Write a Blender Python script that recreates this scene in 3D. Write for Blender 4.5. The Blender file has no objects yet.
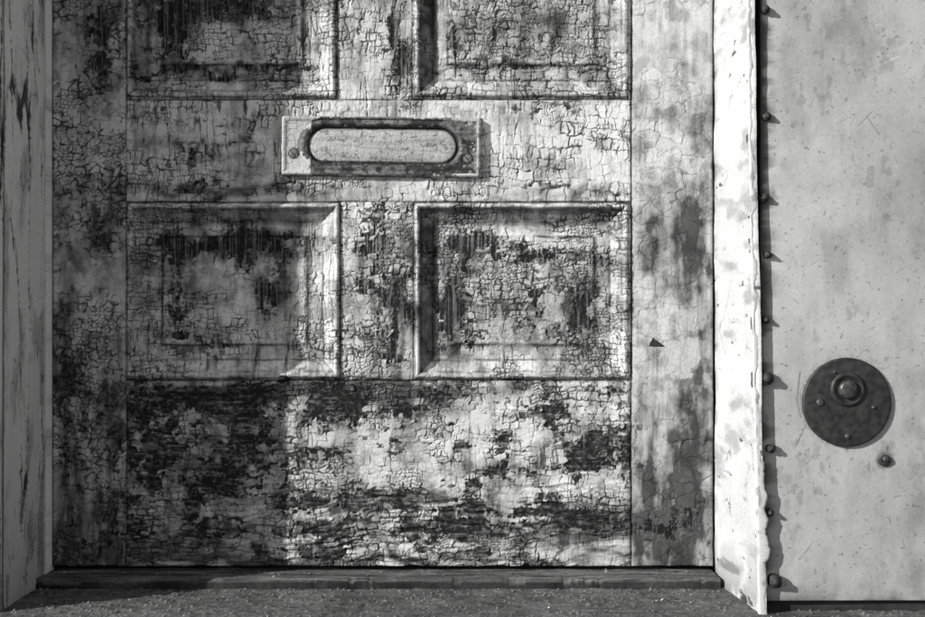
import bpy, bmesh, math, numpy as np
from mathutils import Vector
rng = np.random.default_rng(7)
TS = 512
TAB = rng.random((8, TS, TS)).astype(np.float32)
S = 740.0            # measured pixels per metre on the door plane
CX, CZ = 462.5, 0.3493
D = 1.6
def X(px): return (px - CX) / S
def Z(py): return (567.0 - py) / S

# ---------------------------------------------------------------- noise
def tab(k, i, j): return TAB[k % 8][(i.astype(np.int64) + 37 * k) % TS, (j.astype(np.int64) + 91 * k) % TS]
def vn(x, y, k=0):
    ix = np.floor(x); iy = np.floor(y); fx = x - ix; fy = y - iy
    fx = fx * fx * (3 - 2 * fx); fy = fy * fy * (3 - 2 * fy)
    a = tab(k, ix, iy); b = tab(k, ix + 1, iy); c = tab(k, ix, iy + 1); d = tab(k, ix + 1, iy + 1)
    return (a * (1 - fx) + b * fx) * (1 - fy) + (c * (1 - fx) + d * fx) * fy
def fbm(x, y, k=0, o=4, g=0.5):
    s = 0; a = 1.0; t = 0
    for i in range(o):
        s = s + a * vn(x, y, k + i); t += a; a *= g
        x, y = (x * 1.62 + y * 1.21) + 5.3, (y * 1.62 - x * 1.21) + 9.1
    return s / t
def fst(x, y, k=0, o=3, g=0.55):
    s = 0; a = 1.0; t = 0
    for i in range(o):
        s = s + a * vn(x, y, k + i); t += a; a *= g; x = x * 2.03 + 3.1; y = y * 2.03 + 7.7
    return s / t
def ss(a, b, x):
    t = np.clip((x - a) / (b - a), 0, 1); return t * t * (3 - 2 * t)
def worley(u, v, k=0, cheb=True, jit=0.85):
    iu = np.floor(u); iv = np.floor(v)
    F1 = np.full(u.shape, 9.0); F2 = F1.copy(); R = np.zeros(u.shape); DX = np.zeros(u.shape); DY = np.zeros(u.shape); R2 = np.zeros(u.shape)
    for a in (-1, 0, 1):
        for b in (-1, 0, 1):
            ci = iu + a; cj = iv + b
            px = ci + .5 + jit * (tab(k, ci, cj) - .5); py = cj + .5 + jit * (tab(k + 1, ci, cj) - .5)
            dx = u - px; dy = v - py
            d = np.maximum(abs(dx), abs(dy)) * .6 + .4 * np.sqrt(dx * dx + dy * dy) if cheb else np.sqrt(dx * dx + dy * dy)
            m = d < F1
            F2 = np.where(m, F1, np.minimum(F2, d))
            R = np.where(m, tab(k + 2, ci, cj), R); R2 = np.where(m, tab(k + 3, ci, cj), R2)
            DX = np.where(m, dx, DX); DY = np.where(m, dy, DY); F1 = np.where(m, d, F1)
    return F1, F2, R, R2, DX, DY
def bricks(u, v, k=0):
    """irregular block cracking: returns distance to crack (cell units, u and v), randoms, centred coords"""
    z = u * 0
    v = v + 1.0 * tab(k + 4, np.floor(u / 3.3 + .5 * np.sin(v * .21)), z + 5)
    iv = np.floor(v); row = np.where(v - iv < .5 * tab(k, iv, z), iv - 1, iv)
    v0 = row + .5 * tab(k, row, z); v1 = row + 1 + .5 * tab(k, row + 1, z)
    w = .6 + .9 * tab(k + 1, row, z + 3); uu = u * w + 97 * tab(k + 2, row, z + 8)
    iu = np.floor(uu); col = np.where(uu - iu < .6 * tab(k + 3, iu, row), iu - 1, iu)
    u0 = col + .6 * tab(k + 3, col, row); u1 = col + 1 + .6 * tab(k + 3, col + 1, row)
    eu = np.minimum(uu - u0, u1 - uu) / w; ev = np.minimum(v - v0, v1 - v)
    return eu, ev, tab(k + 5, col, row), tab(k + 6, col, row), (uu - .5 * (u0 + u1)) / w, v - .5 * (v0 + v1)

# ---------------------------------------------------------------- wear maps (door measurements)
WEAR = [
 (100,40,20,55,.55),(105,225,18,28,.4),(72,430,14,100,.4),(114,470,10,80,.35),(75,545,30,30,.35),
 (70,180,20,30,.15),(62,300,8,60,.3),
 (215,4,60,16,.7),(172,35,16,28,.55),(225,70,80,5,.6),(290,60,14,20,.35),(150,60,8,40,.2),
 (200,148,45,14,.5),(215,190,90,8,.55),(160,112,25,8,.3),(560,192,60,7,.3),(520,106,60,5,.3),(560,112,70,6,.25),
 (378,270,16,50,.5),(402,330,9,50,.6),(399,50,11,55,.65),(365,360,20,16,.3),(355,20,8,30,.2),
 (235,246,72,11,.8),(178,300,13,40,.5),(276,290,18,26,.65),(215,338,50,8,.4),(182,250,18,20,.35),
 (459,300,12,45,.85),(520,250,72,9,.7),(582,310,14,34,.75),(520,320,40,26,.25),(540,290,14,30,.3),
 (490,40,40,30,.3),(565,30,28,25,.35),(520,67,60,5,.5),(455,30,8,40,.35),
 (215,460,52,40,.5),(150,460,18,50,.35),(340,402,34,16,.62),(190,396,60,12,.6),(250,410,22,18,.35),
 (380,498,100,9,.6),(600,452,26,16,.6),(540,412,30,9,.6),(424,402,26,12,.6),(470,440,34,9,.4),(510,530,130,10,.62),(470,512,90,6,.45),
 (340,530,50,12,.35),(200,540,60,16,.4),(520,470,70,7,.4),(330,450,30,10,.4),(590,515,40,14,.5),(590,395,30,6,.35),(440,480,34,7,.4),(400,552,120,6,.4),
 (692,238,14,42,.2),(655,240,10,28,.15),(690,440,16,70,.3),(672,525,26,34,.45),(645,430,8,60,.3),
]
GRIME = [
 (98,35,20,60,.8),(103,220,20,24,.6),(70,430,14,110,.65),(112,440,14,110,.6),(80,540,30,40,.6),(62,300,9,80,.5),(84,150,16,60,.2),
 (225,2,70,20,1.),(175,40,16,34,.7),(300,60,10,30,.4),(200,150,50,12,.3),(225,72,80,6,.6),
 (190,190,60,8,.7),(300,193,50,7,.7),(560,195,70,5,.5),(560,104,60,4,.4),
 (378,300,20,50,.4),(403,300,9,70,.8),(400,40,10,60,.7),
 (235,245,70,12,.8),(182,300,18,44,.6),(276,290,20,30,.8),(470,255,30,12,.6),(455,310,12,44,.8),(582,308,16,38,.8),(520,310,46,36,.45),
 (500,38,45,34,.6),(560,20,30,24,.5),(210,460,70,48,.6),(300,390,180,9,1.0),(600,450,30,22,.65),(380,500,110,10,.7),(520,530,130,12,.75),(190,545,70,20,.7),(380,560,260,6,.95),(340,405,44,20,.6),(430,405,30,14,.5),(600,525,30,26,.5),(520,468,70,6,.5),
 (692,240,13,44,1.3),(655,240,9,34,.95),(690,450,18,80,.8),(672,525,32,40,1.0),(700,330,10,60,.3),(645,480,8,80,.7),(706,100,6,80,.3),
]
def blobs(px, py, L, k, amp=38):
    wx = px + amp * (fbm(px / 24, py / 24, k, 4) - .5); wy = py + amp * (fbm(px / 24 + 9, py / 24 + 4, k + 2, 4) - .5)
    s = np.zeros(px.shape)
    for cx, cy, rx, ry, a in L:
        d = ((wx - cx) / rx) ** 2 + ((wy - cy) / ry) ** 2
        s = s + a * np.exp(-0.75 * d)
    return s

def paint(px, py, grain='v', cw=9.0, ch=7.0, base=.10, crack=1.0, seed=0, style='block', tone=.74):
    W = blobs(px, py, WEAR, 1) + base * (fbm(px / 24, py / 24, 3, 5) * 2.6 - .8)
    G = blobs(px, py, GRIME, 4, 30)
    wx = px + 4.6 * (fbm(px / 11, py / 11, 5 + seed, 4) - .5) * 2; wy = py + 4.6 * (fbm(px / 11 + 3, py / 11, 6 + seed, 4) - .5) * 2
    hf = fbm(px / 2.0, py / 2.0, seed + 1, 3)
    rag = 1.1 * (hf - .5)
    if style == 'block':
        eu, ev, R, R2, DX, DY = bricks(wx / cw, wy / ch, seed)
        E = np.minimum(eu * cw, ev * ch)
        eu, ev, r, r2, dx, dy = bricks(wx / cw * 2.1 + 7, wy / ch * 1.9, seed + 3)
        e = np.minimum(eu * cw / 2.1, ev * ch / 1.9)
    else:
        F1, F2, R, R2, DX, DY = worley(wx / cw, wy / ch, seed); E = (F2 - F1) * min(cw, ch) * .55
        F1, F2, r, r2, dx, dy = worley(wx / cw * 2.2 + 7, wy / ch * 2.2, seed + 3); e = (F2 - F1) * min(cw, ch) * .25
    gw = 2.0 * (fbm(px / 60, py / 60, 2, 3) - .5) * 2
    lowr = ss(430, 510, py) if grain == 'h' else 0
    if grain == 'v': st = fst((px + gw) / 1.5, py / 40.0, seed + 2, 3); streak = fst((px + gw) / 3, py / 60, seed + 5, 3)
    else: st = fst(px / 24., (py + 2.5 * gw) / 1.9, seed + 2, 3); streak = fst(px / 45, (py + 3 * gw) / 3.6, seed + 5, 3)
    iso = fbm(px / 5, py / 3.4, 4 + seed, 4)
    thr = (.38 - .14 * lowr) * R + .24 * r + (.22 + .26 * lowr) * streak + .32 * hf - .03 * lowr
    miss = ss(-.03, .035, W * .95 + .08 - thr)
    thr2 = .42 * r2 + .28 * R + .30 * streak + .30 * hf
    bare = ss(-.05, .05, W * 1.08 + .0 - thr2) * miss
    stm = st if grain == 'v' else .5 * st + .5 * iso
    wood = .014 + .24 * ss(.44, .74, stm) ** 1.8 + .06 * ss(.45, .7, hf)
    wood = wood * (1 - .6 * np.clip(G, 0, 1)) * (.5 + .9 * fbm(px / 12, py / 9, 4, 4))
    under = (.07 + .50 * iso ** 1.4) * (1 - .65 * np.clip(G, 0, 1)) * (.7 + .6 * st) * (.6 + .8 * r)
    mot = fbm(px / 20, py / 24, 7, 5)
    drip = fst(px / 5, py / 60, 3 + seed, 3)
    top = tone * (1.08 - .44 * ss(.43, .74, mot) - .22 * ss(.48, .75, drip)) + .08 * (R - .5) + .16 * (hf - .5) + .06 * (streak - .5)
    gn = fbm(px / 6, py / 11, 2, 5) if grain == 'v' and style != 'net' else (fbm(px / 5, py / 22, 2, 5) if style == 'net' else fbm(px / 12, py / 5, 2, 5))
    smoky = np.clip(G * (.20 + 1.6 * gn) + .38 * ss(.54, .74, fbm(px / 12, py / 16, 5, 5)) + .45 * np.clip(W - .15, 0, 1) * gn, 0, .96)
    top = np.clip(top, .1, .82) * (1 - .90 * smoky)
    area = fbm(px / 34 + 5, py / 34, 1 + seed, 4)
    vis1 = np.clip(crack * (ss(.34, .58, area) * .85 + .20) + .5 * W, 0, 1) * ss(.28, .48, fbm(px / 9, py / 9, 4 + seed, 3))
    vis2 = np.clip(crack * ss(.42, .60, area) + .6 * (W - .2), 0, 1) * ss(.34, .54, fbm(px / 8 + 40, py / 8, 5 + seed, 3))
    wid = .6 + 1.4 * ss(.45, .8, fbm(px / 16, py / 16, 6, 3))
    c1 = (1 - ss(.12, wid, E + rag * .6)) * vis1
    c2 = (1 - ss(.10, .75, e + rag * .4)) * vis2 * .8
    vc = (1 - ss(.0, .030, abs(fst((px + 1.5 * gw + 2 * hf) / 7, py / 90, seed + 1, 2) - .5))) * ss(.5, .62, fbm(px / 30, py / 50, 3, 3)) * .8
    c = np.clip(np.maximum(np.maximum(c1, c2), vc * crack), 0, 1)
    top_c = top * (1 - .92 * c)
    under_c = under * (1 - .8 * np.maximum(c1, c2))
    alb = top_c * (1 - miss) + miss * (under_c * (1 - bare) + wood * bare)
    flaky = .25 + 1.3 * ss(.42, .66, fbm(px / 28 + 11, py / 28, 2, 4)) + 1.1 * np.clip(W, 0, 1)
    if style == 'net': flaky = flaky * .6
    lift = (.10 + 1.3 * R2 ** 3) * flaky
    hp = .95 + lift * (DX * (R - .35) * 2.3 + DY * (r2 - .5) * 1.2) + .35 * flaky * r * r2 - 1.1 * c + .28 * (hf - .5)
    hu = .28 - .35 * c1 + .25 * hf + .25 * r2 * flaky
    hw = -.15 + .45 * (stm - .5) + .2 * hf
    h = hp * (1 - miss) + miss * (hu * (1 - bare) + hw * bare)
    h = h + .9 * (fbm(px / 45, py / 45, 3, 3) - .5)
    if grain == 'h': h = h + ss(455, 510, py) * 4.6 * (abs(fst((px + 6 * gw) / 38, (py + 7 * gw) / 6.5, 4, 2) - .5) * -2 + .4) * ss(.3, .5, fbm(px / 60, py / 30, 6, 3))
    return h, np.clip(alb, .010, .82), (1 - miss)

# ---------------------------------------------------------------- mesh building
def patch(name, o, u, v, n, U, V, res, fn, skirt, mat, parent=None, rel=False):
    nu = max(2, int(math.ceil(U / res)) + 1); nv = max(2, int(math.ceil(V / res)) + 1)
    s, t = np.meshgrid(np.linspace(0, U, nu), np.linspace(0, V, nv))
    h, c, m = fn(s, t)
    h = np.broadcast_to(h, s.shape); c = np.broadcast_to(c, s.shape); m = np.broadcast_to(m, s.shape)
    pad = lambda a: np.pad(a, 1, mode='edge')
    s, t, c, m = pad(s), pad(t), pad(c), pad(m)
    if rel:
        h = pad(h).copy(); h[0, :] -= skirt; h[-1, :] -= skirt; h[1:-1, 0] -= skirt; h[1:-1, -1] -= skirt
    else: h = np.pad(h, 1, mode='constant', constant_values=-skirt)
    nu += 2; nv += 2
    P = np.array(o)[None, None, :] + s[..., None] * np.array(u) + t[..., None] * np.array(v) + h[..., None] * np.array(n)
    me = bpy.data.meshes.new(name); N = nu * nv
    me.vertices.add(N); me.vertices.foreach_set('co', P.reshape(-1).astype(np.float32))
    idx = np.arange(N).reshape(nv, nu)
    q = np.stack([idx[:-1, :-1], idx[:-1, 1:], idx[1:, 1:], idx[1:, :-1]], -1).reshape(-1)
    nf = len(q) // 4
    me.loops.add(nf * 4); me.loops.foreach_set('vertex_index', q.astype(np.int32))
    me.polygons.add(nf); me.polygons.foreach_set('loop_start', (np.arange(nf) * 4).astype(np.int32))
    me.polygons.foreach_set('use_smooth', np.full(nf, True))
    me.update(calc_edges=True)
    a = me.attributes.new('Tone', 'FLOAT', 'POINT'); a.data.foreach_set('value', c.reshape(-1).astype(np.float32))
    b = me.attributes.new('Gloss', 'FLOAT', 'POINT'); b.data.foreach_set('value', m.reshape(-1).astype(np.float32))
    me.materials.append(mat)
    ob = bpy.data.objects.new(name, me); bpy.context.collection.objects.link(ob)
    if parent: ob.parent = parent
    return ob
def empty(name, loc=(0, 0, 0)):
    e = bpy.data.objects.new(name, None); e.empty_display_size = .05; bpy.context.collection.objects.link(e); return e

def tone_mat(name, fine=900, bump=.35, r0=.85, r1=.55, metal=0.0, spec=.35, var=.25):
    m = bpy.data.materials.new(name); m.use_nodes = True; nt = m.node_tree; b = nt.nodes['Principled BSDF']
    L = nt.links.new; N = nt.nodes.new
    at = N('ShaderNodeAttribute'); at.attribute_name = 'Tone'
    ag = N('ShaderNodeAttribute'); ag.attribute_name = 'Gloss'
    tc = N('ShaderNodeTexCoord'); nz = N('ShaderNodeTexNoise'); nz.inputs['Scale'].default_value = fine; nz.inputs['Detail'].default_value = 2
    L(tc.outputs['Object'], nz.inputs['Vector'])
    mr = N('ShaderNodeMapRange'); mr.inputs[1].default_value = .3; mr.inputs[2].default_value = .7; mr.inputs[3].default_value = 1 - var; mr.inputs[4].default_value = 1 + var * .5
    L(nz.outputs['Fac'], mr.inputs[0])
    mu = N('ShaderNodeMath'); mu.operation = 'MULTIPLY'; L(at.outputs['Fac'], mu.inputs[0]); L(mr.outputs[0], mu.inputs[1])
    cl = N('ShaderNodeMath'); cl.operation = 'MINIMUM'; L(mu.outputs[0], cl.inputs[0]); cl.inputs[1].default_value = .85
    L(cl.outputs[0], b.inputs['Base Color'])
    rr = N('ShaderNodeMapRange'); rr.inputs[3].default_value = r0; rr.inputs[4].default_value = r1; L(ag.outputs['Fac'], rr.inputs[0]); L(rr.outputs[0], b.inputs['Roughness'])
    bp = N('ShaderNodeBump'); bp.inputs['Strength'].default_value = bump; bp.inputs['Distance'].default_value = .0006
    L(nz.outputs['Fac'], bp.inputs['Height']); L(bp.outputs[0], b.inputs['Normal'])
    b.inputs['Metallic'].default_value = metal; b.inputs['Specular IOR Level'].default_value = spec
    return m
M_PAINT = tone_mat('peeling_paint', 900, .4, .85, .6, 0, .25, .3); M_METAL = tone_mat('painted_sheet_metal', 500, .12, .6, .45, 0, .3, .08)
M_SLOT = tone_mat('painted_brass', 800, .4, .6, .45, 0, .4, .3)
M_GROUND = tone_mat('weathered_concrete', 700, .8, .95, .9, 0, .15, .5)
def simple_mat(name, col, rough=.7, metal=0, sc=300, lo=.5, hi=1.5, bump=.4):
    m = bpy.data.materials.new(name); m.use_nodes = True; nt = m.node_tree; b = nt.nodes['Principled BSDF']; L = nt.links.new; N = nt.nodes.new
    tc = N('ShaderNodeTexCoord'); nz = N('ShaderNodeTexNoise'); nz.inputs['Scale'].default_value = sc; nz.inputs['Detail'].default_value = 6
    L(tc.outputs['Object'], nz.inputs['Vector'])
    mr = N('ShaderNodeMapRange'); mr.inputs[1].default_value = .35; mr.inputs[2].default_value = .68; mr.inputs[3].default_value = col * lo; mr.inputs[4].default_value = col * hi
    L(nz.outputs['Fac'], mr.inputs[0]); L(mr.outputs[0], b.inputs['Base Color'])
    bp = N('ShaderNodeBump'); bp.inputs['Strength'].default_value = bump; bp.inputs['Distance'].default_value = .0006; L(nz.outputs['Fac'], bp.inputs['Height']); L(bp.outputs[0], b.inputs['Normal'])
    b.inputs['Roughness'].default_value = rough; b.inputs['Metallic'].default_value = metal
    return m
M_DARK = simple_mat('dark_timber', .03, .9, 0, 40)
M_IRON = simple_mat('corroded_metal', .034, .55, .2, 120, .6, 1.7, .2)
M_KNOB = simple_mat('worn_metal', .09, .42, .5, 300, .5, 1.6, .3)
M_RUST = simple_mat('rusty_nail_metal', .035, .7, .2, 500, .4, 2.2, .8)
M_EARTH = simple_mat('concrete_ground', .10, .95, 0, 12, .6, 1.4, .6)

# ---------------------------------------------------------------- door
RES = .00076
door = empty('door')
def door_piece(name, x0, x1, y0, y1, grain='v', opening=None, gap=(.5, .5, .5, .5), painted_shade=(.3, .3), **kw):
    """gap = strength of the joint line on left,right,top,bottom"""
    def mk(yy0, yy1, res, nm):
        U = (x1 - x0) / S; V = (yy1 - yy0) / S
        def fn(s, t):
            px = x0 + s * S; py = yy1 - t * S
            h, c, m = paint(px, py, grain, **kw)
            wob = 1.6 * (fbm(px / 14, py / 14, 2, 4) - .5)
            if name == 'lock_stile':
                n_ = fbm(px / 9, py / 9, 3, 4)
                e_ = ((px - 681) / 16) ** 2 + ((py - 355) / 20) ** 2 + 3.2 * (n_ - .5)
                pk = ss(1.08, .92, e_); c = c * (1 - .75 * pk) + .75 * pk * (.62 - .25 * n_); h = h - .4 * pk
                tt = (py - 338) / 9.; tri = (tt > 0) & (tt < 1 + .3 * (n_ - .5)) & (abs(px - 653 - 4 * tt) < 9.0 * tt + 2 * (n_ - .5))
                c = np.where(tri, .035, c); h = np.where(tri, -.3, h)
            if opening:
                a0, a1, b0, b1 = opening
                d = np.minimum(np.minimum(px - a0, a1 - px), np.minimum(py - b0, b1 - py)) + wob * 1.3
                prof = np.interp(d, [0, 1.2, 2.6, 4.4, 6.4, 9, 13, 17, 19, 30, 33, 36, 40], [0, 3.0, 4.4, 4.0, -1.0, -4.0, -7.6, -10.4, -10.8, -10.0, -8.4, -7.2, -7.2])
                h = h + prof
                brk = ss(.3, .6, fbm(px / 12, py / 12, 6, 3))
                ln = np.exp(-((d - 18.3) / 1.1) ** 2) * .8 * (.25 + .75 * brk) + np.exp(-((d - 33.5) / 1.6) ** 2) * .95 * (.3 + .7 * brk) + .6 * np.exp(-((d - 7) / .9) ** 2) * brk + .8 * np.exp(-((d - .2) / .9) ** 2) * (.3 + .7 * brk)
                dx_ = np.minimum(px - a0, a1 - px); dy_ = np.minimum(py - b0, b1 - py)
                mit = (1 - ss(.2, 1.0, abs(dx_ - dy_) + wob)) * (d < 17) * (d > 0) * brk
                ln = np.clip(ln + mit * .7, 0, 1); c = c * (1 - .9 * ln); h = h - .8 * mit
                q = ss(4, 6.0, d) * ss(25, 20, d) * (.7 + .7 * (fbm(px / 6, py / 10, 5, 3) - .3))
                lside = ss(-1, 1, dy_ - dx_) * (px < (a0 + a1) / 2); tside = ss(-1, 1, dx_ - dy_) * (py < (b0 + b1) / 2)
                c = c * (1 - np.clip(q * (painted_shade[0] * lside + painted_shade[1] * tside), 0, .92))  # moulding shadow on left and top slopes, painted into the tone
                # grime settled across mouldings generally
                c = c * (1 - .35 * ss(.45, .65, fbm(px / 15, py / 15, 1, 5)) * (d > 3) * (d < 34))
            br = .35 + .65 * ss(.35, .6, fbm(px / 16 + 3, py / 16, 4, 4))
            g = 0
            for k_, dd in enumerate((px - x0, x1 - px, py - y0, y1 - py)):
                g = np.maximum(g, np.exp(-np.clip(dd + .35 * wob, 0, 99) / (.5 + .6 * gap[k_])) * np.clip(gap[k_] * 1.4 * br + max(gap[k_] - .6, 0), 0, 1))
            h = h - 2.6 * g; c = c * (1 - .94 * g)
            return h / 1000., c, m
        patch(nm, (X(x0), 0, Z(yy1)), (1, 0, 0), (0, 0, 1), (0, -1, 0), U, V, res, fn, .035, M_PAINT, door)
    if y0 < -40 < y1:
        mk(-40, y1, RES, name); mk(y0, -40.6, .003, name + '_upper')
    else: mk(y0, y1, RES if y1 > 0 else .003, name)
TOP = -935
door_piece('hinge_stile', 52, 126.3, TOP, 566, 'v', gap=(1, .5, .5, .6), cw=10, ch=8, base=.20, crack=1.0, seed=0, style='net', tone=.78)
door_piece('lock_stile', 631.3, 713.5, TOP, 566, 'v', gap=(.9, .9, .5, .6), cw=20, ch=17, base=.03, crack=.40, seed=1, style='net', tone=.62)
door_piece('lock_rail', 126.4, 631, 100, 201.8, 'h', gap=(.3, .6, .5, .6), cw=9, ch=11, base=.18, crack=1.2, seed=2, tone=.80)
door_piece('bottom_rail', 126.4, 631, 380.3, 566, 'h', gap=(.4, 1, .9, .6), cw=11, ch=6.5, base=.46, seed=1, tone=.82)
door_piece('centre_muntin', 340.6, 413.4, 202, 380, 'v', gap=(.5, .3, .3, .3), cw=8.5, ch=6, base=.30, crack=1.2, seed=3, tone=.80)
door_piece('upper_muntin', 337.6, 412.2, -440, 99.8, 'v', gap=(.5, .3, .3, .2), cw=8, ch=10, base=.24, crack=1.2, seed=2, tone=.80)
door_piece('lower_left_panel', 126.5, 340.4, 202, 380, 'v', (127.5, 340, 203, 378.5), gap=(.5, .6, .8, .8), painted_shade=(.35, .6), cw=9, ch=6.5, base=.26, crack=1.2, seed=2, tone=.80)
door_piece('lower_right_panel', 413.6, 631, 202, 380, 'v', (414.5, 628.5, 203, 378.5), gap=(.5, .8, .8, .8), painted_shade=(.92, .7), cw=9, ch=6, base=.22, crack=1.2, seed=0, tone=.74)
door_piece('upper_left_panel', 126.5, 337.4, -440, 99.8, 'v', (127.5, 336, -430, 97.5), gap=(.5, .6, .4, 1), painted_shade=(.45, .4), cw=9, ch=7, base=.20, crack=1.2, seed=1, tone=.78)
door_piece('upper_right_panel', 412.4, 631, -440, 99.8, 'v', (414, 628.5, -430, 97.5), gap=(.4, .8, .4, 1), painted_shade=(.92, .5), cw=9, ch=8, base=.20, crack=1.2, seed=3, tone=.68)
door_piece('frieze_rail', 126.6, 631, -560, -440.6, 'h', seed=2)
door_piece('top_left_panel', 126.6, 376, -840, -560.6, 'v', (128, 375, -838, -562))
door_piece('top_right_panel', 376.6, 631, -840, -560.6, 'v', (378, 629, -838, -562))
door_piece('top_rail', 126.6, 631, TOP, -840.6, 'h')

# ---------------------------------------------------------------- letter slot
slot = empty('mail_slot')
def slot_fn(s, t):
    x = s * S; y = t * S; W_, H_ = 199, 60
    wob = .8 * (fbm(x / 9, y / 9, 3, 3) - .5)
    cr = 3.0; qx = abs(x - W_ / 2) - (W_ / 2 - cr); qy = abs(y - H_ / 2) - (H_ / 2 - cr)
    de = -(np.sqrt(np.maximum(qx, 0) ** 2 + np.maximum(qy, 0) ** 2) + np.minimum(np.maximum(qx, qy), 0) - cr) + wob
    hx, r = 57.0, 19.0
    sx = np.sqrt(np.maximum(abs(x - 101) - hx, 0) ** 2 + (y - 31) ** 2) - r + wob * .5
    h = np.interp(de, [0, 1.0, 2.4, 4, 6, 8], [2.0, 8.2, 9, 8.6, 7.2, 7.0])
    h = np.where(sx < 7, np.interp(sx, [-9, -6, -3.5, -2.2, -1, 0, 2.0, 4.0, 7], [4.4, 4.0, 3.4, 1.6, 1.4, 5.2, 8.0, 8.2, 7.0]), h)
    n = fbm(x / 7, y / 7, 2, 4); hf = fbm(x / 1.7, y / 1.7, 4, 3); n2 = fbm(x / 30, y / 18, 6, 3); lg = fst(x / 22, y / 2.2, 5, 3)
    F1, F2, R, R2, DX, DY = worley(x / 7, y / 6, 2)
    cr_ = (1 - ss(.03, .12, F2 - F1))
    worn = ss(.40, .50, n * .50 + .2 * hf + .15 * lg + .40 * np.exp(-((sx - 4) / 5.5) ** 2) + .10 * (y < 10) + .20 * ss(166, 180, x) * (de > 4) - .20 * (x < 30) - .05 * (y > 50) - .08)
    col = .76 - .25 * n2 - .1 * hf - .30 * cr_ * ss(.45, .55, n)
    dk = .03 + .26 * hf * lg * 2 * ss(.35, .6, n)
    col = col * (1 - worn) + dk * worn
    flap = sx < -3
    fcol = .64 - .24 * n2 + .12 * (hf - .5) - .2 * cr_ * ss(.5, .62, n) - .12 * ss(.5, .7, lg)
    fcol = fcol * (1 - .5 * ss(.64, .72, fbm(x / 5, y / 4, 5, 4)))
    col = np.where(flap, fcol, col)
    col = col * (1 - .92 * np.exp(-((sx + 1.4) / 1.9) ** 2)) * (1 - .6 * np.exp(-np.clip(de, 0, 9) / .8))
    for (a, b) in ((13, 22), (186, 19)):
        rr = np.sqrt((x - a) ** 2 + (y - b) ** 2); k = rr < 4.4
        h = np.where(k, 8.4 - .03 * rr ** 2, h); col = np.where(k, .12 + .12 * hf, col)
        h = np.where(k & (abs((x - a) * .7 + (y - b) * .7) < .7), 6.6, h)
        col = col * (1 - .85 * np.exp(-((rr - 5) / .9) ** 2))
    h = h + .6 * (n - .5) + .3 * hf - .3 * worn - .3 * cr_ * (1 - worn)
    return h / 1000, np.clip(col, .02, .8), 1 - worn
a_ = math.radians(.7)
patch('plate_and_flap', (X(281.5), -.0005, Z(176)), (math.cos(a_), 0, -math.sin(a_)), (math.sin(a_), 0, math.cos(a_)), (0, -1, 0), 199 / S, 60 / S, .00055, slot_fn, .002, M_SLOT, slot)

# ---------------------------------------------------------------- door frame
RD = .172
frame = empty('door_frame')
def jambL(s, t):
    px = s * S + 900; py = 600 - t * S
    w = px + 7 * (fbm(px / 20, py / 60, 3, 4) - .5) * 2
    f1, f2, r, r2, dx, dy = worley(w / 10, py / 30, 6)
    hf = fbm(px / 2, py / 3, 1, 3); n = fbm(px / 18, py / 50, 5, 4)
    l1 = abs(fst(w / 22, py / 330, 2, 2) - .5); l2 = abs(fst(w / 9, py / 150, 5, 2) - .48)
    c = np.maximum((1 - ss(.004, .022, l1 - .01 * hf)) * ss(.3, .5, fbm(px / 9, py / 50, 6, 3)), .8 * (1 - ss(.002, .02, l2)) * ss(.45, .6, n))
    c = np.maximum(c, .45 * (1 - ss(.02, .09, f2 - f1)) * ss(.54, .64, n))
    low = np.exp(-np.clip(610 - py, 0, 9e3) / 90)
    near = 1 - ss(.02, .09, l1)
    miss = ss(-.02, .03, -.02 + .28 * low + .30 * (n - .5) + .14 * near - (.40 * r + .5 * hf) * .75 + .06)
    col = (.76 - .26 * ss(.48, .75, n) - .12 * hf) * (1 - .93 * c) * (1 - .4 * low)
    col = col * (1 - miss) + miss * (.14 + .24 * fbm(px / 4, py / 9, 2, 3))
    h = (1.0 + 2.2 * near * (hf - .1) - 2.0 * c) * (1 - miss) + .6 * hf
    h = h + 4.5 * (fbm(px / 50, py / 160, 6, 3) - .5)
    ed = np.minimum(s, RD - s) * S
    h = h - 2 * np.exp(-np.clip(ed, 0, 99) / 1.5)
    col = col * (1 - .85 * np.exp(-((s * S - 9) / 2.4) ** 2))
    return h / 1000, np.clip(col, .02, .8), 1 - miss
JB = -.018
patch('left_jamb', (X(48), -RD, JB), (0, 1, 0), (0, 0, 1), (1, 0, 0), RD - .0, .95, .0011, jambL, .03, M_PAINT, frame)
patch('left_jamb_upper', (X(48), -RD, JB + .9505), (0, 1, 0), (0, 0, 1), (1, 0, 0), RD, 1.13, .004, lambda s, t: jambL(s, t + .95), .03, M_PAINT, frame)
def stop(s, t):
    px = s * S; py = 567 - t * S
    n = fbm(px / 10, py / 30, 3, 4); hf = fbm(px / 2, py / 2, 4, 3)
    e = np.minimum(s, .0085 - s) * 1000
    c = (1 - ss(.01, .05, abs(fbm(px / 5, py / 40, 6, 3) - .5)))
    return (np.interp(e, [0, 1, 3], [-2.5, -.4, 0]) + .7 * hf + .8 * n) / 1000, np.clip(.82 - .12 * n - .25 * c * hf - .2 * ss(.6, .75, n), .04, .8), .8
patch('stop_bead', (X(48) + .0005, -.022, JB), (1, 0, 0), (0, 0, 1), (0, -1, 0), .0048, 2.05, .0010, stop, .03, M_PAINT, frame)
def xr(z): return .3425 + .014 * np.clip((.75 - z) / .77, 0, 1) ** 1.3
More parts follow.
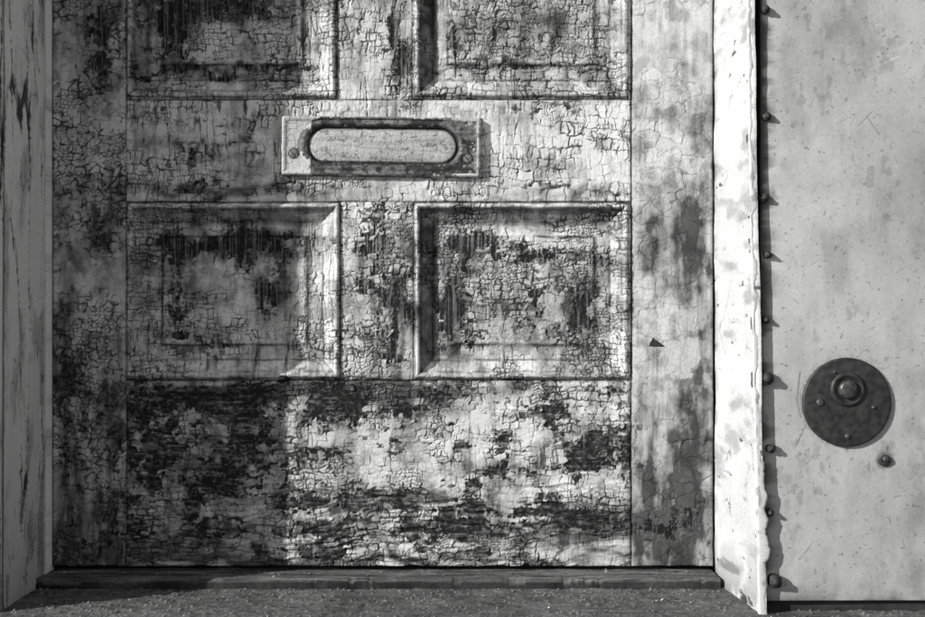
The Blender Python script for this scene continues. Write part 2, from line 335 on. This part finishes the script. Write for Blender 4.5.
def jambR(s, t):
    px = s * S + 300; py = 600 - t * S
    hf = fbm(px / 2, py / 2, 1, 3); n = fbm(px / 26, py / 30, 2, 5)
    F1, F2, R, R2, DX, DY = worley((px + 9 * n) / 60, (py + 9 * hf) / 70, 5)
    c = (1 - ss(.006, .022, F2 - F1)) * ss(.5, .62, n)
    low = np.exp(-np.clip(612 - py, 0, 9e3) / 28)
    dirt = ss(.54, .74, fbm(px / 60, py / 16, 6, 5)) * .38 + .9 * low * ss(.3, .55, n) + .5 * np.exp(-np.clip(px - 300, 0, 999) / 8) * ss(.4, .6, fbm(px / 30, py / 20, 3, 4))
    chip = ss(.78, .81, fbm(px / 24, py / 9, 3, 4) + .2 * low)
    col = (.76 - .14 * n - .08 * hf) * (1 - .6 * c) * (1 - np.clip(dirt, 0, .9)) * (1 - .8 * chip)
    z = t + JB
    splay = -(xr(z) - .340) * (s / RD) * 1000
    h = 5.0 * (fbm(px / 70, py / 60, 7, 3) - .5) + .5 * hf + 1.6 * (n - .5) - .8 * c - .5 * chip + splay - 1.0
    return h / 1000, np.clip(col, .03, .83), 1 - chip
patch('right_jamb', (.3395, 0, JB), (0, -1, 0), (0, 0, 1), (-1, 0, 0), RD + .009, .95, .0011, jambR, .007, M_PAINT, frame, rel=True)
patch('right_jamb_upper', (.3395, 0, JB + .9505), (0, -1, 0), (0, 0, 1), (-1, 0, 0), RD + .009, 1.13, .004, lambda s, t: jambR(s, t + .95), .007, M_PAINT, frame, rel=True)
def strip(name, z0, z1, dz, mat, parent):
    zs = np.arange(z0, z1 + dz / 2, dz); nz = len(zs); K = 9
    V = []; C = []
    py = 600 - zs * S; z_ = py * 0
    xl = xr(zs) - .0015
    wd = .0088 + .006 * (fbm(py / 45, z_ + 3, 4, 3) - .5) * 2 + .0050 * (fbm(py / 10, z_ + 7, 5, 4) - .5) * 2
    for j in range(K):
        f = j / (K - 1)
        yy = -RD - .0088 - (.0006 * np.sin(f * math.pi)) + (.002 if j == 0 else 0) + .0007 * (fbm(py / 40, z_ + j * .12, 6, 3) - .5) + (.0018 * (vn(py / 11, z_ + 2, 3)) if j == K - 1 else 0)
        V.append(np.stack([xl + wd * f, yy, zs], -1)); C.append(.76 - .14 * vn(py / 20, z_ + j * .25, 3) - .3 * ss(.66, .78, vn(py / 9, z_ + j * .35, 5)) - (.35 if j == K - 1 else 0))
    V.append(np.stack([xl + wd - .0015, np.full(nz, -RD + .008), zs], -1)); C.append(np.full(nz, .05)); K += 1
    V = np.stack(V, 1).reshape(-1, 3); C = np.stack(C, 1).reshape(-1)
    F = []
    for i in range(nz - 1):
        for j in range(K - 1):
            a = i * K + j; F.append((a, a + 1, a + K + 1, a + K))
    me = bpy.data.meshes.new(name); me.from_pydata(V.tolist(), [], F)
    at = me.attributes.new('Tone', 'FLOAT', 'POINT'); at.data.foreach_set('value', np.clip(C, .04, .8).astype(np.float32))
    for p in me.polygons: p.use_smooth = True
    me.materials.append(mat); ob = bpy.data.objects.new(name, me); bpy.context.collection.objects.link(ob); ob.parent = parent
strip('corner_nosing', JB, 2.06, .0012, M_PAINT, frame)
def box(name, x0, x1, y0, y1, z0, z1, mat, parent=None, bev=.002):
    bm = bmesh.new(); bmesh.ops.create_cube(bm, size=1)
    for v in bm.verts: v.co = Vector(((x0 + x1) / 2 + v.co.x * (x1 - x0), (y0 + y1) / 2 + v.co.y * (y1 - y0), (z0 + z1) / 2 + v.co.z * (z1 - z0)))
    bmesh.ops.bevel(bm, geom=bm.edges[:], offset=bev, segments=2, affect='EDGES')
    me = bpy.data.meshes.new(name); bm.to_mesh(me); bm.free(); me.materials.append(mat)
    ob = bpy.data.objects.new(name, me); bpy.context.collection.objects.link(ob)
    if parent: ob.parent = parent
    return ob
box('light_leak_backing', -.62, .40, .037, .08, -.05, 2.12, M_DARK, frame)  # unseen slab added to stop sky light leaking through the door gaps
box('head_jamb', X(48), .338, -RD, .036, 2.035, 2.06, M_DARK, frame)

# ---------------------------------------------------------------- walls
mw = empty('metal_clad_wall')
XW0 = .3595
PXC, PZC = (846 - CX) / 829, CZ - (402 - 308.5) / 829
def sx_(px): return (px - CX) / 829.
def sz_(py): return CZ - (py - 308.5) / 829.
scr = []
r2g = np.random.default_rng(3)
for i in range(44):
    x = r2g.uniform(.37, .60); z = r2g.uniform(0, .75); L_ = r2g.uniform(.002, .014); an = r2g.choice([.5, .9, -.6, 1.5]) + r2g.normal(0, .3)
    scr.append((x, z, x + L_ * math.cos(an), z + L_ * math.sin(an), r2g.uniform(-.4, .10)))
scr += [(sx_(868), sz_(118), sx_(880), sz_(135), -.5), (sx_(858), sz_(127), sx_(872), sz_(112), -.4), (sx_(797), sz_(445), sx_(806), sz_(425), -.5), (sx_(800), sz_(372), sx_(797), sz_(400), -.7), (sx_(797), sz_(400), sx_(801), sz_(418), -.6),
        (sx_(868), sz_(70), sx_(900), sz_(55), .08), (sx_(800), sz_(560), sx_(812), sz_(545), -.4)]
def sheet(x0, z0, hi=True):
    def fn(s, t):
        x = x0 + s; z = z0 + t
        n = fbm(x * 9, z * 6, 1, 5); hf = fbm(x * 420, z * 420, 2, 3); md = fbm(x * 40, z * 34, 5, 5); st = fst(x * 150, z * 8, 6, 3)
        col = .48 - .17 * (n - .5) * 2 - .065 * (md - .5) * 2 - .07 * (hf - .5) - .06 * (st - .5)
        sp = ss(.77, .80, fbm(x * 300, z * 300, 4, 3)); col = col * (1 - .5 * sp)
        stain = ss(.58, .76, fbm(x * 22, z * 12 + 4, 7, 5)); col = col * (1 - .2 * stain)
        sc2 = ss(.60, .66, fbm(x * 120, z * 70, 1, 5)) * ss(.5, .65, fbm(x * 14, z * 12, 4, 3)); col = col * (1 - .22 * sc2)
        edge_l = abs(fbm(x * 16, z * 14, 3, 5) - .5); col = col * (1 - .28 * (1 - ss(.0, .006, edge_l)) * ss(.5, .6, md))
        col = col * (1 - .6 * np.exp(-np.clip(z + .004, 0, 9) / .010) * ss(.3, .6, md))
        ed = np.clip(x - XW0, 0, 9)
        col = col * (1 - .85 * np.exp(-(ed / (.003 + .013 * ss(.42, .7, fbm(z * 60, x * 9 + 4, 3, 4)))) ** 2))  # ragged shadow strip beside the nosing, painted into the sheet colour
        h = 7.5 * (fbm(x * 4, z * 3.0, 3, 2) - .5) + .6 * (md - .5) + .06 * hf
        h = h + 3.8 * np.exp(-ed / .012) * (fbm(z * 26 + 3, z * 0 + 2, 4, 3) - .70) * 2
        if hi:
            for ax, az, bx, bz, k in scr:
                L2 = (bx - ax) ** 2 + (bz - az) ** 2
                tt = np.clip(((x - ax) * (bx - ax) + (z - az) * (bz - az)) / L2, 0, 1)
                d = np.sqrt((x - ax - tt * (bx - ax)) ** 2 + (z - az - tt * (bz - az)) ** 2) + .0010 * (md - .5)
                g = np.exp(-(d / .0006) ** 2); col = col * (1 + k * g) if k < 0 else col + k * g; h = h - .2 * g
            d = np.sqrt((x - sx_(884)) ** 2 + (z - sz_(460)) ** 2); g = ss(.0125, .008, d + .008 * (md - .5)); col = col * (1 - .5 * g)
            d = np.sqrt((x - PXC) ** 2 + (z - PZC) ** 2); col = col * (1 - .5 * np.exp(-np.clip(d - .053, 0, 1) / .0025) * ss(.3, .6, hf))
            dp = np.exp(-((x - PXC - .002 - .004 * (md - .5)) / .0022) ** 2) * ss(.048, .052, PZC - z) * ss(.064, .056, PZC - z); col = col * (1 - .5 * dp)
        return h / 1000, np.clip(col, .03, .7), 1 - sp
    return fn
SB = -.0035
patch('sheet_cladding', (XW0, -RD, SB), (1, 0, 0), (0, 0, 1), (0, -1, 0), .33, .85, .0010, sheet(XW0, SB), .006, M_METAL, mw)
patch('sheet_cladding_upper', (XW0, -RD, SB + .851), (1, 0, 0), (0, 0, 1), (0, -1, 0), .33, 1.75, .006, sheet(XW0, SB + .85, False), .006, M_METAL, mw)
patch('sheet_cladding_outer', (XW0 + .331, -RD, SB), (1, 0, 0), (0, 0, 1), (0, -1, 0), 2.0, 2.6, .01, sheet(XW0 + .33, SB, False), .006, M_METAL, mw)
box('wall_core', .3585, 2.7, -RD + .009, .25, -.05, 2.6, M_DARK, mw, .001)
box('wall_core_inner', .352, .3583, -RD + .0125, .25, .30, 2.6, M_DARK, mw, .001)
lw = empty('side_wall')
def lwf(s, t):
    px = s * S; py = t * S; n = fbm(px / 30, py / 60, 2, 4)
    return (n * 2) / 1000, .7 - .3 * n, .8
patch('wall_face', (-2.6, -RD, -.018), (1, 0, 0), (0, 0, 1), (0, -1, 0), 2.6 + X(48) - .002, 2.6, .006, lwf, .02, M_PAINT, lw)
box('wall_core', -2.6, X(48) - .032, -RD + .015, .25, -.05, 2.6, M_DARK, lw)

# ---------------------------------------------------------------- sill and ground
SZ = -.005
def sillf(s, t):
    px = s * S; py = t * S
    gw = fbm(px / 60, py / 20, 2, 3) * 6
    st = fst(px / 60, (py + gw) / 1.7, 3, 4); hf = fbm(px / 2, py / 2, 5, 3); n = fbm(px / 25, py / 10, 6, 4)
    col = .025 + .11 * ss(.3, .7, st) + .05 * hf + .07 * ss(.5, .65, n)
    e = t * 1000
    h = np.interp(e, [0, 1.5, 4, 8], [-5.0, -2.4, -.6, 0]) + 1.2 * (st - .5) + .6 * hf + 2.0 * (n - .5) - 4.0 * ss(.58, .7, fbm(px / 14, py * 0 + 2, 4, 4)) * np.exp(-e / 5)
    gr = np.exp(-((e - 30) / 1.4) ** 2); h = h - 1.6 * gr; col = col * (1 - .6 * gr) * (1 - .72 * np.exp(-e / 2))
    return h / 1000, np.clip(col, .012, .4), .2
patch('door_sill', (X(49), -.052, SZ), (1, 0, 0), (0, 1, 0), (0, 0, 1), .338 - X(49), .085, .0011, sillf, .03, M_GROUND)
GZ = -.018
def gf(s, t):
    px = s * S; py = t * S
    F1, F2, R, R2, DX, DY = worley(px / 5, py / 5, 3, False); n = fbm(px / 40, py / 40, 1, 5); hf = fbm(px / 2, py / 2, 2, 3)
    st = fst(px / 50, py / 4, 5, 3); md = fbm(px / 8, py / 8, 6, 4)
    peb = ss(.32, .1, F1) * (R > .72)
    col = .02 + .09 * n + .08 * (st - .4) + .12 * (md - .4) + .08 * hf + .14 * peb * R2
    h = 2.4 * (n - .5) + 1.0 * hf + 2.4 * peb * R2 + 1.2 * (st - .5) + 2.6 * (md - .5)
    return h / 1000, np.clip(col, .012, .32), .0
patch('doorstep', (-.9, -.5, GZ), (1, 0, 0), (0, 1, 0), (0, 0, 1), 1.7, .52, .0013, gf, .002, M_GROUND)
me = bpy.data.meshes.new('ground'); me.from_pydata([(-300, -300, -.0235), (300, -300, -.0235), (300, 300, -.0235), (-300, 300, -.0235)], [], [(0, 1, 2, 3)]); me.materials.append(M_EARTH)
bpy.context.collection.objects.link(bpy.data.objects.new('ground', me))
V = []; F = []; Cc = []
rg = np.random.default_rng(11)
for i in range(420):
    if i < 150: x = rg.uniform(X(52), .335); y = -.006 - abs(rg.normal(0, .014)); z = SZ + .0012
    else: x = rg.uniform(-.55, .62); y = -.056 - abs(rg.normal(0, .09)); z = GZ + .0016
    if y < -.052: z = GZ + .0016
    if x > .33 and y > -.19: continue
    if y < -.45: continue
    r = rg.uniform(.0006, .0024) * (1 + (rg.random() < .05)); k = rg.integers(4, 7); b = len(V); ph = rg.uniform(0, 6)
    tx, ty = rg.normal(0, .35, 2); tn = rg.choice([.08, .2, .3, .5])
    for j in range(k):
        a = ph + j * 6.283 / k; rr = r * rg.uniform(.6, 1.2); dx = rr * math.cos(a); dy = rr * math.sin(a)
        V.append((x + dx, y + dy, z + dx * tx + dy * ty)); Cc.append(tn)
    F.append(tuple(range(b, b + k)))
me = bpy.data.meshes.new('paint_chips'); me.from_pydata(V, [], F); at = me.attributes.new('Tone', 'FLOAT', 'POINT'); at.data.foreach_set('value', np.array(Cc, np.float32)); me.materials.append(M_PAINT)
bpy.context.collection.objects.link(bpy.data.objects.new('paint_chips', me))

# ---------------------------------------------------------------- lathe parts
def lathe(prof, cx, cy, cz, seg=48, ang=0, sq=1.0, wob=0.0, sd=0):
    vs = []; fs = []; rr = np.random.default_rng(sd)
    a8 = rr.normal(0, 1, 8)
    w = 1 + wob * np.interp(np.arange(seg) / seg, np.linspace(0, 1, 9), np.append(a8, a8[0]))
    for (r, h) in prof:
        for j in range(seg):
            a = 2 * math.pi * j / seg + ang
            vs.append((cx + r * w[j] * math.cos(a), cy - h, cz + r * w[j] * sq * math.sin(a)))
    for i in range(len(prof) - 1):
        for j in range(seg):
            p = i * seg + j; q = i * seg + (j + 1) % seg
            fs.append((p, p + seg, q + seg, q))
    b = (len(prof) - 1) * seg; fs.append(tuple(b + j for j in range(seg))[::-1])
    return vs, fs
def mkobj(name, parts, mat, parent=None, smooth=True):
    V = []; F = []
    for vs, fs in parts:
        b = len(V); V += vs; F += [tuple(i + b for i in f) for f in fs]
    me = bpy.data.meshes.new(name); me.from_pydata(V, [], F); me.materials.append(mat)
    bm = bmesh.new(); bm.from_mesh(me); bmesh.ops.recalc_face_normals(bm, faces=bm.faces); bm.to_mesh(me); bm.free()
    for p in me.polygons: p.use_smooth = smooth
    ob = bpy.data.objects.new(name, me); bpy.context.collection.objects.link(ob)
    if parent: ob.parent = parent
    return ob
mm = .001
bell = empty('doorbell')
Y0 = -RD - .0012
ZB = PZC + 13 / 829
mkobj('back_plate', [lathe([(53.5*mm, -3*mm), (53.5*mm, 2.0*mm), (52.6*mm, 3.0*mm), (51*mm, 3.4*mm), (48*mm, 3.2*mm), (46*mm, 3.6*mm), (30*mm, 4.0*mm), (10*mm, 4.2*mm), (1*mm, 4.2*mm)], PXC, Y0, PZC, 96, wob=.003)], M_IRON, bell)
mkobj('collar', [lathe([(21*mm, 3.5*mm), (20.6*mm, 5.5*mm), (19*mm, 7*mm), (17*mm, 7.2*mm), (15.5*mm, 6.2*mm), (13.5*mm, 5.0*mm), (12.5*mm, 4.6*mm), (9*mm, 4.5*mm)], PXC, Y0, ZB, 64)], M_IRON, bell)
mkobj('push_button', [lathe([(11*mm, 4*mm), (11.2*mm, 8*mm), (10.6*mm, 10*mm), (8.5*mm, 11.4*mm), (5*mm, 12.2*mm), (.8*mm, 12.5*mm)], PXC, Y0, ZB, 48)], M_KNOB, bell)
sc = []
for (px, py, r) in ((819, 402, 4.6), (872, 407, 2.6), (846, 436, 3.2), (833, 372, 1.6)):
    sc.append(lathe([(r*mm, 3*mm), (r*mm, 4.8*mm), (r*.8*mm, 5.6*mm), (r*.2*mm, 5.9*mm)], sx_(px), Y0, sz_(py), 20))
mkobj('screws', sc, M_KNOB, bell)
bolt = empty('bolt')
mkobj('washer', [lathe([(7*mm, -2*mm), (7*mm, .8*mm), (6*mm, 1.4*mm), (4*mm, 1.4*mm)], sx_(884), Y0, sz_(460), 28, wob=.08, sd=2)], M_RUST, bolt)
mkobj('bolt_head', [lathe([(4.2*mm, 1*mm), (4.2*mm, 2.6*mm), (3.4*mm, 3.4*mm), (.6*mm, 3.6*mm)], sx_(885), Y0, sz_(459), 6, wob=.04)], M_KNOB, bolt)
np_ = []
for i, (px, py, r, hh) in enumerate([(765, 10, 4, 8), (766, 117, 4.2, 8), (763.5, 198, 4.4, 8), (767, 255, 4.0, 8), (765, 320, 3.6, 8), (766, 378, 7.2, 11), (770, 448, 4.2, 8), (769, 512, 3.8, 8), (774, 580, 7.4, 11)]):
    x = sx_(px); z = sz_(py); y = -RD + .0005
    np_.append(lathe([(r*1.25*mm, -1*mm), (r*1.25*mm, hh*.55*mm), (r*1.1*mm, hh*.7*mm), (r*.72*mm, hh*.72*mm), (r*.70*mm, hh*1.0*mm), (r*.5*mm, hh*1.2*mm), (r*.15*mm, hh*1.27*mm)], x, y, z, 18, wob=.10, sd=i))
mkobj('nail_row', np_, M_RUST)

# ---------------------------------------------------------------- light, sky, camera
d = Vector((.85, .45, -.40)).normalized()
sun = bpy.data.lights.new('sun', 'SUN'); sun.energy = 5.0; sun.angle = math.radians(.5); sun.color = (1, .995, .985)
so = bpy.data.objects.new('sun', sun); so.rotation_euler = d.to_track_quat('-Z', 'Y').to_euler(); so.location = (-3, -2, 3); bpy.context.collection.objects.link(so)
w = bpy.data.worlds.new('World'); bpy.context.scene.world = w; w.use_nodes = True; nt = w.node_tree
bg = nt.nodes['Background']; sky = nt.nodes.new('ShaderNodeTexSky'); sky.sky_type = 'NISHITA'; sky.sun_disc = False
sky.sun_elevation = math.asin(-d.z); sky.sun_rotation = math.atan2(-d.x, -d.y)
hs = nt.nodes.new('ShaderNodeHueSaturation'); hs.inputs['Saturation'].default_value = 0.0
nt.links.new(sky.outputs[0], hs.inputs['Color']); nt.links.new(hs.outputs[0], bg.inputs['Color']); bg.inputs['Strength'].default_value = .09
cam = bpy.data.cameras.new('camera'); co = bpy.data.objects.new('camera', cam); bpy.context.collection.objects.link(co)
co.location = (0, -D, CZ); co.rotation_euler = (math.radians(90), 0, 0)
cam.sensor_width = 36; cam.lens = 36 * D / (925 / S); cam.clip_end = 1000; cam.clip_start = .01
bpy.context.scene.camera = co
sc_ = bpy.context.scene; sc_.view_settings.view_transform = 'Standard'; sc_.view_settings.look = 'None'; sc_.view_settings.exposure = 0
